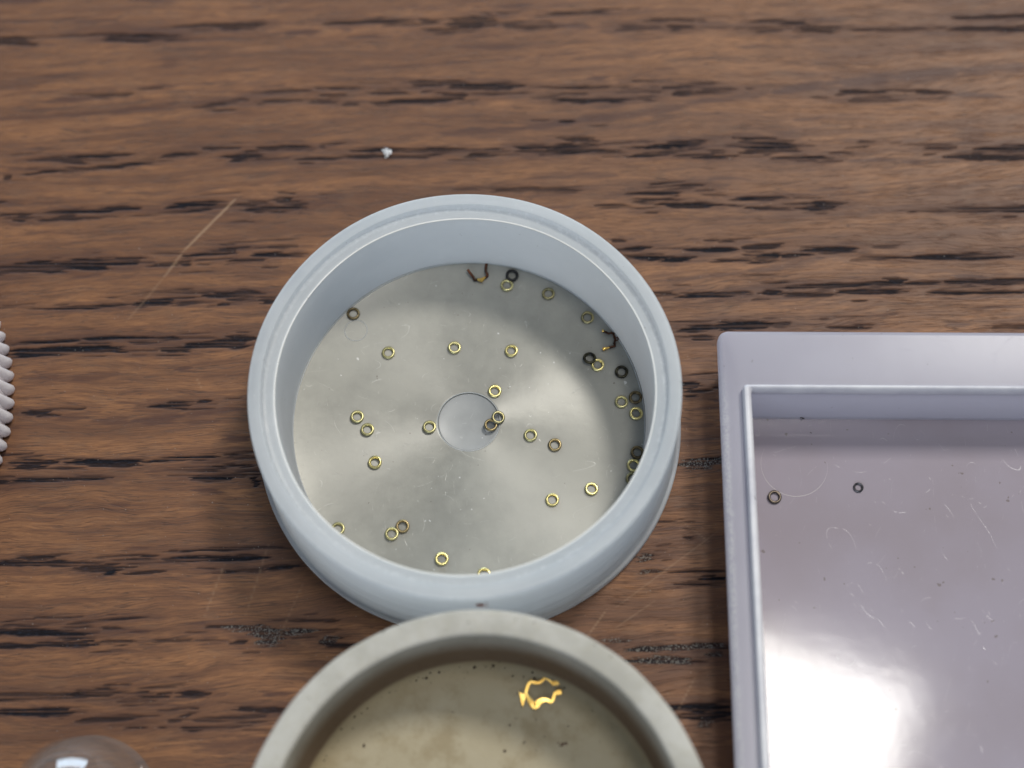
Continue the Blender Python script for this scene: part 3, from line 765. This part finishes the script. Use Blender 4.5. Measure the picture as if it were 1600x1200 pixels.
def tray_material(name, rough, scratch, sss, ca, cb):
    m = NT(name)
    P = m.pos_mm(True)
    sep = m.n('ShaderNodeSeparateXYZ')
    m.l(P, sep.inputs[0])
    cloud = m.noise(P, 0.10, 3.0, 0.5)
    fine = m.noise(P, 1.5, 4.0, 0.6)
    c = m.mix(m.ramp(cloud, 0.38, 0.64), ca, cb)
    s1 = m.scratches(P, 0.24, 0.0022, 5.0, 0.51)
    s2 = m.scratches(P, 0.42, 0.0038, 17.0, 0.565)
    s3 = m.scratches(P, 0.6, 0.006, 29.6, 0.60)
    s = m.math('MAXIMUM', m.math('MAXIMUM', s1, s2), s3)
    c = m.mix(m.math('MULTIPLY', s, scratch), c, (0.80, 0.78, 0.80))
    dots = m.ramp(m.noise(P, 1.5, 1.0, 0.5), 0.765, 0.785)
    c = m.mix(m.math('MULTIPLY', dots, 0.6), c, (0.15, 0.12, 0.10))
    # scuffed outer edge
    ed = m.math('ADD', sep.outputs[0], m.math('MULTIPLY', fine, 0.5))
    scuff = m.math('MULTIPLY', m.ramp(ed, 0.60, 1.05, 1.0, 0.0), m.ramp(m.noise(P, 4.0, 4.0, 0.75), 0.42, 0.58))
    scuff = m.math('MULTIPLY', scuff, m.ramp(sep.outputs[1], -10.0, -3.0, 1.0, 0.12))
    c = m.mix(m.math('MULTIPLY', scuff, 0.85), c, (0.78, 0.78, 0.75))
    m.p(Base_Color=c, Roughness=m.math('ADD', rough, m.math('MULTIPLY', m.math('MAXIMUM', s, scuff), 0.25)),
        Specular_IOR_Level=0.5)
    h = m.math('ADD', m.math('MULTIPLY', m.noise(P, 0.35, 2.0), 0.5), m.math('MULTIPLY', m.math('ADD', s, scuff), 0.12))
    m.bump(h, 0.03, 0.4)
    if sss:
        m.translucent(sss, (0.80, 0.80, 0.87))
    return m.mat


tray_mat = tray_material('lavender_plastic', 0.30, 0.12, 0.55, (0.485, 0.463, 0.520), (0.525, 0.505, 0.560))
lip_mat = milky_plastic('highlight_lip_plastic', (0.60, 0.59, 0.64), (0.84, 0.83, 0.84), 0.26, 0.0).translucent(0.25, (0.86, 0.86, 0.9)).mat  # lip colour whitened to carry its bright edge highlights
tray_floor_mat = tray_material('glossy_lavender_plastic', 0.095, 0.13, 0.0, (0.300, 0.262, 0.292), (0.318, 0.282, 0.322))
# local origin = outer far-left corner; x to the right, y towards the back
tray = empty('square_tray', (22.40, 6.82, 0), -0.012)
tag(tray, 'pale lavender square plastic tray right of the white container', 'tray')
W, H = 52.0, -64.0
L0, L1, F0, F1 = 1.90, 2.60, -5.48, -5.96      # lip: left outer/inner, far outer/inner
v, f = loft([rrect(1.25, W - 1.2, H + 1.2, -1.2, 0.8, 0.02), rrect(1.15, W - 1.1, H + 1.1, -1.1, 0.9, 0.3), rrect(0.75, W - .75, H + .75, -0.7, 0.9, 4.7),
             rrect(0.06, W - .06, H + .06, -0.06, 0.9, 4.95), rrect(0, W, H, 0, 0.9, 5.1), rrect(0, W, H, 0, 0.9, 5.85),
             rrect(0.06, W - .06, H + .06, -0.06, 0.86, 6.04), rrect(0.22, W - .22, H + .22, -0.22, 0.75, 6.17),
             rrect(0.45, W - .45, H + .45, -0.45, 0.55, 6.2), rrect(L0 + 0.3, W - 4, H + 4, F0 - 0.3, 0.3, 6.2),
             rrect(L1, W - 4.6, H + 4.6, F1, 0.25, 6.2), rrect(L1 + .3, W - 4.9, H + 4.9, F1 - .28, 0.25, 1.3),
             rrect(L1 + .38, W - 5.0, H + 5.0, F1 - .36, 0.25, 1.02), rrect(L1 + .6, W - 5.2, H + 5.2, F1 - .55, 0.25, 0.9),
             rrect(L1 + .6, W - 5.2, H + 5.2, F1 - .55, 0.25, 0.02)], closed=True)
mesh_obj('frame', v, f, tray_mat, tray, sharp=40)
v, f = loft([rrect(L0, W - 3.6, H + 3.6, F0, 0.35, 6.1), rrect(L0, W - 3.6, H + 3.6, F0, 0.35, 6.95),
             rrect(L0 + .1, W - 3.7, H + 3.7, F0 - .1, 0.35, 7.14), rrect(L0 + .3, W - 3.9, H + 3.9, F0 - .25, 0.3, 7.2),
             rrect(L1 - .25, W - 4.3, H + 4.3, F1 + .15, 0.25, 7.16), rrect(L1 - .05, W - 4.5, H + 4.5, F1 + .03, 0.25, 6.95),
             rrect(L1 + .02, W - 4.62, H + 4.62, F1 - .02, 0.25, 6.6), rrect(L1 + .02, W - 4.62, H + 4.62, F1 - .02, 0.25, 6.1)], closed=True)
mesh_obj('lip', v, f, lip_mat, tray, sharp=40)
v, f = loft([rrect(L1 + .1, W - 4.8, H + 4.8, F1 - .1, 0.25, 0.3), rrect(L1 + .1, W - 4.8, H + 4.8, F1 - .1, 0.25, 0.93)],
            cap_first=True, cap_last=True)
mesh_obj('floor', v, f, tray_floor_mat, tray, sharp=40)
wm = NT('moulding_line')
wm.p(Base_Color=(0.55, 0.51, 0.50), Roughness=0.4)
ring_pts = []
cx, cy = 29.42 - 22.40, -4.01 - 6.82
for k in range(49):
    a = math.radians(150 + 215 * k / 48)
    ring_pts.append((cx + 2.98 * math.cos(a), cy + 2.98 * math.sin(a), 0.925))
rad = [0.006 + 0.020 * math.sin(math.pi * k / 48) ** 2 for k in range(49)]
v, f = tube(ring_pts, rad, 6)
mesh_obj('moulding_mark', v, f, wm.mat, tray)

# ---------------------------------------------------------------- ribbed lid at the left edge
lid_mat = milky_plastic('lid_plastic', (0.84, 0.81, 0.83), (0.88, 0.86, 0.88), 0.22, 0.0).translucent(0.35, (0.9, 0.87, 0.89)).mat
lid = empty('ribbed_lid', (-62.2, 0.9, 0))
tag(lid, 'whitish ribbed round lid cut off by the left edge', 'lid')
v, f = lathe([(0, 3.9), (18.9, 3.85)] + arc(18.9, 3.35, 0.5, 90, 0, 5) + [(19.5, 0.5), (19.4, 0.1), (18.4, 0.1), (18.0, 2.6), (0, 2.6)], 180, False)
mesh_obj('shell', v, f, lid_mat, lid)
RIBS = 90
rib_v, rib_f = [], []
prof = [(19.05, 3.75, 0.20), (19.45, 3.5, 0.40), (19.75, 2.6, 0.46), (20.1, 1.5, 0.50), (20.35, 0.9, 0.50), (20.2, 0.4, 0.46), (19.8, 0.12, 0.36)]
for (r, z, w) in prof:
    back = r - 0.75
    for ang, rad_ in ((-w, back), (-w * 0.95, r - 0.44), (-w * 0.55, r - 0.14), (0, r), (w * 0.55, r - 0.14), (w * 0.95, r - 0.44), (w, back)):
        rib_v.append((rad_, ang, z))
for i in range(len(prof) - 1):
    for k in range(6):
        a = i * 7 + k
        rib_f.append((a, a + 1, a + 8, a + 7))
rib_f.append(tuple(range(7)))
rib_f.append(tuple((len(prof) - 1) * 7 + k for k in range(7)))
rib0 = mesh_obj('rib', rib_v, rib_f, lid_mat, lid, sharp=60)
for k in range(1, RIBS):
    o = rib0.copy()
    o.rotation_euler = (0, 0, 2 * math.pi * k / RIBS)
    COL.objects.link(o)
    o.parent = lid

# ---------------------------------------------------------------- clear dome at the lower left
gl = NT('clear_plastic')
gt = gl.n('ShaderNodeBsdfTransparent')
gt.inputs[0].default_value = (0.985, 0.98, 0.97, 1)
gg = gl.n('ShaderNodeBsdfGlossy')
gg.inputs['Roughness'].default_value = 0.04
lw = gl.n('ShaderNodeLayerWeight')
lw.inputs['Blend'].default_value = 0.5
gx = gl.n('ShaderNodeMixShader')
gl.l(gl.math('ADD', 0.09, gl.math('MULTIPLY', gl.math('POWER', lw.outputs['Facing'], 4.0), 0.6)), gx.inputs[0])
gl.l(gt.outputs[0], gx.inputs[1])
gl.l(gg.outputs[0], gx.inputs[2])
gd = gl.n('ShaderNodeBsdfDiffuse')
gd.inputs[0].default_value = (0.75, 0.74, 0.72, 1)
gm2 = gl.n('ShaderNodeMixShader')
gm2.inputs[0].default_value = 0.035
gl.l(gx.outputs[0], gm2.inputs[1])
gl.l(gd.outputs[0], gm2.inputs[2])
gl.l(gm2.outputs[0], gl.out.inputs[0])
dome = empty('clear_dome', DOME_LOC)
tag(dome, 'clear shiny plastic dome at the lower left corner', 'dome')
Rd, hd = 5.6, 2.6
dp = [(Rd + 0.45, 0.05), (Rd + 0.45, 0.5), (Rd + 0.05, 0.6)] + [(Rd, hd)] + arc(0, hd, Rd, 6, 84, 12) + [(0, hd + Rd)]
di = [(0, hd + Rd - 0.25)] + arc(0, hd, Rd - 0.25, 84, 6, 12) + [(Rd - 0.25, hd), (Rd - 0.25, 0.05)]
v, f = lathe(dp + di, 96, False)
f += [(i, (i + 1) % 96, len(v) - 96 + (i + 1) % 96, len(v) - 96 + i) for i in range(96)]
mesh_obj('shell', v, f, gl.mat, dome)

# ---------------------------------------------------------------- tiny rings
brass = metal('brass', (0.64, 0.59, 0.30), (0.50, 0.46, 0.24), 0.30)
bright = metal('bright_brass', (0.80, 0.70, 0.31), (0.68, 0.60, 0.28), 0.26)
olive = metal('dull_olive_brass', (0.24, 0.225, 0.13), (0.36, 0.32, 0.17), 0.34)
tarn = metal('brown_tarnished_brass', (0.11, 0.085, 0.05), (0.25, 0.20, 0.11), 0.36)
copper = metal('coppery_brass', (0.40, 0.31, 0.16), (0.30, 0.24, 0.13), 0.30)
black = NT('blackened_steel')
black.p(Base_Color=(0.012, 0.012, 0.013), Roughness=0.5, Metallic=0.0, Specular_IOR_Level=0.4)
black = black.mat
blackish = metal('half_blackened_brass', (0.025, 0.024, 0.022), (0.08, 0.075, 0.05), 0.42)
steel = metal('grey_steel', (0.13, 0.125, 0.125), (0.22, 0.21, 0.21), 0.34)


wire_dark = metal('brown_steel', (0.10, 0.08, 0.065), (0.17, 0.14, 0.11), 0.36)


def ring_mesh(name, ro, ri, h, n=28):
    b = 0.05
    prof = [(ri, b * 1.4), (ri, h - b * 2.2), (ri + b * 1.6, h - 0.01), (ri + (ro - ri) * 0.55, h), (ro - b * 1.3, h - 0.015),
            (ro, h - b * 1.4), (ro, b * 1.2), (ro - b, 0), (ri + b, 0)]
    return lathe(prof, n, True)


RM = {}


def ring(name, x, y, z, mat, label, group, tilt=(0, 0), big=1.0):
    key = (mat.name, round(big, 2))
    if key not in RM:
        v, f = ring_mesh(name, 0.615 * big, 0.365 * big, 0.25 * big)
        o = mesh_obj(name, v, f, mat, sharp=28)
        RM[key] = o
    else:
        o = RM[key].copy()
        o.name = name
        COL.objects.link(o)
    o.location = Vector((x, y, z)) * MM
    o.rotation_euler = (math.radians(tilt[0]), math.radians(tilt[1]), 0.0 if big != 1 else (x * 7 + y * 3) % 6.28)
    tag(o, label, 'ring', group)
    return o


G = 'tiny rings lying in the white container'
FZ = 1.43
RINGS = [
    (-10.9, 10.74, tarn, 'dark tarnished ring alone at the foot of the upper left wall', (0, 4), 0.02),
    (-7.48, 6.77, brass, 'yellow brass ring left of centre, leftmost of the upper three', (2, -2), 0),
    (-1.39, 7.24, brass, 'brass ring above the centre disc, middle of the upper three', (-2, 2), 0),
    (3.89, 6.89, bright, 'bright brass ring, rightmost of the three above the centre disc', (3, 1), 0),
    (2.37, 2.91, bright, 'brass ring just above right of the centre disc', (2, 2), 0),
    (-10.14, 0.48, brass, 'upper ring of the close pair left of the centre disc', (-3, 2), 0),
    (-9.16, -0.76, brass, 'lower ring of the close pair left of the centre disc', (2, 1), 0),
    (-8.36, -3.88, bright, 'bright brass ring alone below the pair at the left', (4, 4), 0.03),
    (-3.54, -0.54, brass, 'brass ring touching the left side of the centre disc', (-2, -3), 0),
    (2.67, 0.29, olive, 'dark olive ring lapped over another at the right of the centre disc', (11, 9), 0.17),
    (2.03, -0.38, copper, 'coppery ring lying under the olive one on the centre disc', (-3, 2), -0.02),
    (5.63, -1.38, brass, 'brass ring right of the centre disc, nearer of two', (2, 3), 0),
    (7.81, -2.31, copper, 'brownish brass ring right of the centre disc, farther of two', (-2, 4), 0),
    (7.53, -7.47, bright, 'shiny gold ring in the bright patch, lower of two', (3, 2), 0),
    (11.02, -6.48, bright, 'shiny gold ring in the bright patch, upper of two', (2, 3), 0),
    (-11.43, -10.05, brass, 'brass ring half hidden behind the lower left rim', (2, 2), 0),
    (-6.66, -10.53, brass, 'left ring of the touching pair near the lower left rim', (3, -2), 0),
    (-5.72, -9.84, copper, 'right, browner ring of the touching pair near the lower left rim', (5, 4), 0.03),
    (-2.21, -12.81, bright, 'gold ring alone just inside the bottom of the rim', (2, -3), 0),
    (1.5, -14.22, bright, 'ring almost wholly hidden behind the bottom of the rim', (2, 0), 0),
    (3.94, 14.54, black, 'black ring at the top, overlapping a brass one', (9, -5), 0.12),
    (3.46, 13.55, brass, 'brass ring tucked below the black ring at the top', (3, 1), 0),
    (7.36, 12.66, olive, 'olive ring alone right of the black ring at the top', (-2, 3), 0),
    (10.98, 10.21, olive, 'olive ring at the upper right, above the bent copper wire', (2, -3), 0),
    (11.08, 6.02, blackish, 'black ring lapped over a brass one at the right', (2, 12), 0.17),
    (11.83, 5.44, bright, 'brass ring peeping out from under a black one at the right', (2, 2), 0),
    (13.99, 4.73, blackish, 'black ring alone near the right wall', (-3, 3), 0),
    (15.21, 2.21, tarn, 'dark olive ring against the right wall, uppermost of three', (2, -4), 0.02),
    (13.91, 1.78, brass, 'brass ring, innermost of the three by the right wall', (2, 2), 0),
    (15.2, 0.66, bright, 'bright brass ring, lowest of the three by the right wall', (3, -2), 0.02),
    (15.2, -3.08, tarn, 'dark brass ring at the right wall, top of the lower row', (2, -5), 0.03),
    (14.84, -4.30, bright, 'bright brass ring half hidden at the right rim under a dark one', (3, -2), 0),
    (14.7, -5.56, olive, 'dark ring mostly hidden by the right rim', (2, -2), 0),
    (13.62, -8.12, olive, 'pale ring, only its edge showing above the lower right rim', (3, -3), 0),
]
for (x, y, mat, label, tilt, dz) in RINGS:
    nm = 'black_ring' if mat in (black, blackish) else 'brass_ring'
    ring(nm, x, y, FZ + dz, mat, label, G, tilt)
ring('steel_ring', 27.31, -7.15, 0.95, wire_dark, 'dark brown ring by the left wall of the lavender tray', 'rings in the lavender tray', (3, 2), 1.001)
ring('steel_ring', 34.83, -6.29, 0.95, steel, 'small grey ring alone on the floor of the lavender tray', 'rings in the lavender tray', (2, -2), 0.74)

# ---------------------------------------------------------------- bent wires and the gold spring
wire_mat = metal('dark_copper_wire', (0.05, 0.030, 0.022), (0.13, 0.055, 0.034), 0.38)
gold = metal('gold_plate', (0.98, 0.70, 0.22), (0.86, 0.54, 0.14), 0.22)

clip = empty('bent_wire_clip', (0.9, 14.6, 1.43))
tag(clip, 'U-shaped dark wire clip with a gold tab below the far wall', 'clip')
o0 = Vector((0.9, 14.6, 1.43))


def rel(pts, o, z):
    return [Vector((p[0] - o.x, p[1] - o.y, (p[2] if len(p) > 2 else z) - o.z)) for p in pts]


v, f = tube(smooth_path(rel([(-0.23, 15.01, 2.0), (0.05, 14.66, 1.85), (0.32, 14.34, 1.65), (0.46, 14.12, 1.6), (0.81, 14.18, 1.6)], o0, 1.6), 4), 0.135, 10)
mesh_obj('arm', v, f, wire_mat, clip)
v, f = tube(smooth_path(rel([(1.05, 14.12, 1.6), (1.41, 14.33, 1.6), (1.64, 14.58, 1.65), (1.48, 14.95, 1.8), (1.55, 15.6, 2.05)], o0, 1.6), 4), 0.13, 10)
mesh_obj('arm', v, f, wire_mat, clip)
v, f = tube(rel([(0.70, 14.16, 1.66), (0.88, 14.06, 1.70), (1.08, 14.02, 1.74), (1.22, 14.16, 1.72), (1.42, 14.33, 1.70)], o0, 1.7), [0.10, 0.17, 0.23, 0.15, 0.09], 10)
mesh_obj('gold_tab', v, f, gold, clip)

wire = empty('bent_copper_wire', (13.2, 7.9, 1.43))
tag(wire, 'thin kinked copper wire hook with a gold tip by the right wall', 'wire')
o0 = Vector((13.2, 7.9, 1.43))
path = [(12.42, 8.76), (12.64, 8.68), (12.78, 8.60), (12.9, 8.53), (13.1, 8.58), (13.32, 8.56), (13.43, 8.18), (13.50, 7.89), (13.41, 7.58), (13.46, 7.30),
        (13.17, 7.2), (12.80, 7.10)]
v, f = tube(smooth_path(rel(path, o0, 1.62), 3), [0.11 + 0.025 * math.sin(2.1 * k) for k in range(34)], 9)
mesh_obj('strand', v, f, wire_mat, wire)
v, f = tube(smooth_path(rel([(13.45, 7.9, 1.7), (13.62, 8.05, 1.8), (13.76, 7.96, 1.85), (13.70, 7.78, 1.8), (13.52, 7.80, 1.72)], o0, 1.7), 4), 0.06, 8)
mesh_obj('curl', v, f, wire_mat, wire)
v, f = tube(rel([(12.92, 7.12), (12.6, 7.03), (12.42, 6.98), (12.30, 6.93)], o0, 1.64), [0.09, 0.14, 0.18, 0.14], 10)
mesh_obj('tip', v, f, gold, wire)
v, f = tube(rel([(12.46, 8.76), (12.36, 8.80), (12.28, 8.80)], o0, 1.63), [0.12, 0.13, 0.10], 10)
mesh_obj('tip', v, f, gold, wire)


def ribbon(path, widths, z0, z1, closed=False):
    """flat upright band: a polyline given width in plan and height z0..z1"""
    P = [Vector((p[0], p[1], 0)) for p in path]
    L, Rr = [], []
    for i, p in enumerate(P):
        t = (P[min(i + 1, len(P) - 1)] - P[max(i - 1, 0)]).normalized()
        s = Vector((-t.y, t.x, 0))
        w = widths[i] if isinstance(widths, list) else widths
        L.append(p + s * w * 0.5)
        Rr.append(p - s * w * 0.5)
    verts, faces = [], []
    for i in range(len(P)):
        za = z0[i] if isinstance(z0, list) else z0
        zb = z1[i] if isinstance(z1, list) else z1
        verts += [(L[i].x, L[i].y, za), (L[i].x, L[i].y, zb), (Rr[i].x, Rr[i].y, zb), (Rr[i].x, Rr[i].y, za)]
    for i in range(len(P) - 1):
        a, b = i * 4, i * 4 + 4
        for k in range(4):
            faces.append((a + k, a + (k + 1) % 4, b + (k + 1) % 4, b + k))
    faces += [(0, 1, 2, 3), tuple(len(verts) - 4 + k for k in range(4))]
    return verts, faces


SPX, SPY = 6.5, -24.6
spring = empty('gold_spring', (SPX, SPY, 2.0))
tag(spring, 'lobed gold wire spring with an open gap in the beige dish', 'spring')
sp = [(7.80, -23.78), (7.43, -23.84), (7.1, -23.55), (6.77, -23.37), (6.48, -23.60), (6.2, -23.77), (5.85, -23.74), (5.54, -23.69), (5.32, -23.95), (5.2, -24.3), (5.13, -24.58),
      (5.26, -24.95), (5.55, -25.38), (5.9, -25.72), (6.10, -25.52), (6.3, -25.30), (6.76, -25.17), (7.0, -25.26), (7.24, -25.36), (7.42, -25.08), (7.51, -24.82), (7.61, -24.59), (8.0, -24.54)]
loc = [(a - SPX, b - SPY, 0) for a, b in sp]
pth = smooth_path(loc, 3)
wd, zl, zh = [], [], []
for q in pth:
    low = max(0.0, min(1.0, (-0.25 - q.y) * 1.5)) * max(0.0, min(1.0, (0.6 - q.x) * 1.6))
    wd.append(0.23 + 0.26 * low)
    zl.append(0.02)
    zh.append(0.34 + 0.04 * low)
v, f = ribbon(pth, wd, zl, zh)
mesh_obj('band', v, f, gold, spring, sharp=40)
for pts_, in (([(7.36, -23.86), (7.62, -23.80), (7.90, -23.76)],), ([(7.62, -24.62), (7.86, -24.58), (8.10, -24.52)],)):
    v, f = ribbon([(a - SPX, b - SPY, 0) for a, b in pts_], [0.30, 0.38, 0.34], 0.04, 0.42)
    mesh_obj('end_tab', v, f, gold, spring, sharp=40)
tri = [(4.56, -24.50), (4.70, -24.62), (4.86, -24.66), (5.02, -24.62), (5.16, -24.56), (5.08, -25.05), (4.84, -25.78), (4.68, -25.2)]
n = len(tri)
tv = [(a - SPX, b - SPY, 0.34) for a, b in tri] + [(a - SPX, b - SPY, 0.02) for a, b in tri]
tf = [tuple(range(n)), tuple(range(n, 2 * n))] + [(i, (i + 1) % n, n + (i + 1) % n, n + i) for i in range(n)]
mesh_obj('pointed_tab', tv, tf, gold, spring, smooth=False)


# ---------------------------------------------------------------- loose crumbs
def crumb(name, loc, size, mat, label, cat='crumb', seed=0, lumps=14, spread=1.0, grain=1.0):
    r = random.Random(seed)
    bm = bmesh.new()
    for k in range(lumps):
        c = Vector((r.gauss(0, 0.4) * size[0] * spread, r.gauss(0, 0.4) * size[1] * spread, abs(r.gauss(0, 0.3)) * size[2]))
        s = r.uniform(0.25, 0.6) * grain
        pts = [bm.verts.new((c + Vector((r.uniform(-1, 1) * size[0] * s, r.uniform(-1, 1) * size[1] * s, r.uniform(0, 1) * size[2] * s))) * MM) for _ in range(7)]
        bmesh.ops.convex_hull(bm, input=pts)
    me = bpy.data.meshes.new(name)
    bm.to_mesh(me)
    bm.free()
    me.materials.append(mat)
    o = bpy.data.objects.new(name, me)
    COL.objects.link(o)
    o.location = Vector(loc) * MM
    tag(o, label, cat)
    return o


def plain(name, col, rough=0.7):
    m = NT(name)
    n = m.noise(m.pos_mm(True), 4.0, 3.0)
    m.p(Base_Color=m.mix(n, tuple(c * 0.7 for c in col), tuple(min(1, c * 1.3) for c in col)), Roughness=rough)
    return m.mat


white_flake = plain('white_flake', (0.72, 0.73, 0.75), 0.35)
red_crumb = plain('rust_crumb', (0.20, 0.055, 0.025))
dark_crumb = plain('dark_crumb', (0.035, 0.026, 0.022))
crumb('white_flake', (-8.5, 28.9, 0.0), (0.5, 0.85, 0.4), white_flake, 'white flake on the wood beyond the white container', 'flake', 2, 46, 0.9, 0.42)
crumb('rust_crumb', (8.23, -28.83, 2.0), (0.45, 0.16, 0.16), plain('brown_crumb', (0.10, 0.05, 0.03)), 'brown curved crumb lying on the floor of the beige dish', 'crumb', 5, 9)
crumb('dark_crumb', (30.31, 0.30, 0.94), (0.28, 0.16, 0.2), dark_crumb, 'black crumb at the foot of the tray far wall', 'crumb', 8, 7)
crumb('dark_crumb', (30.95, -1.09, 0.94), (0.12, 0.12, 0.12), dark_crumb, 'tiny black speck just inside the circle mark in the tray', 'crumb', 9, 5)
crumb('rust_crumb', RUST_LOC, (0.62, 0.22, 0.30), red_crumb, 'rust red crumb stuck to the container where the beige dish meets it', 'crumb', 12, 8)
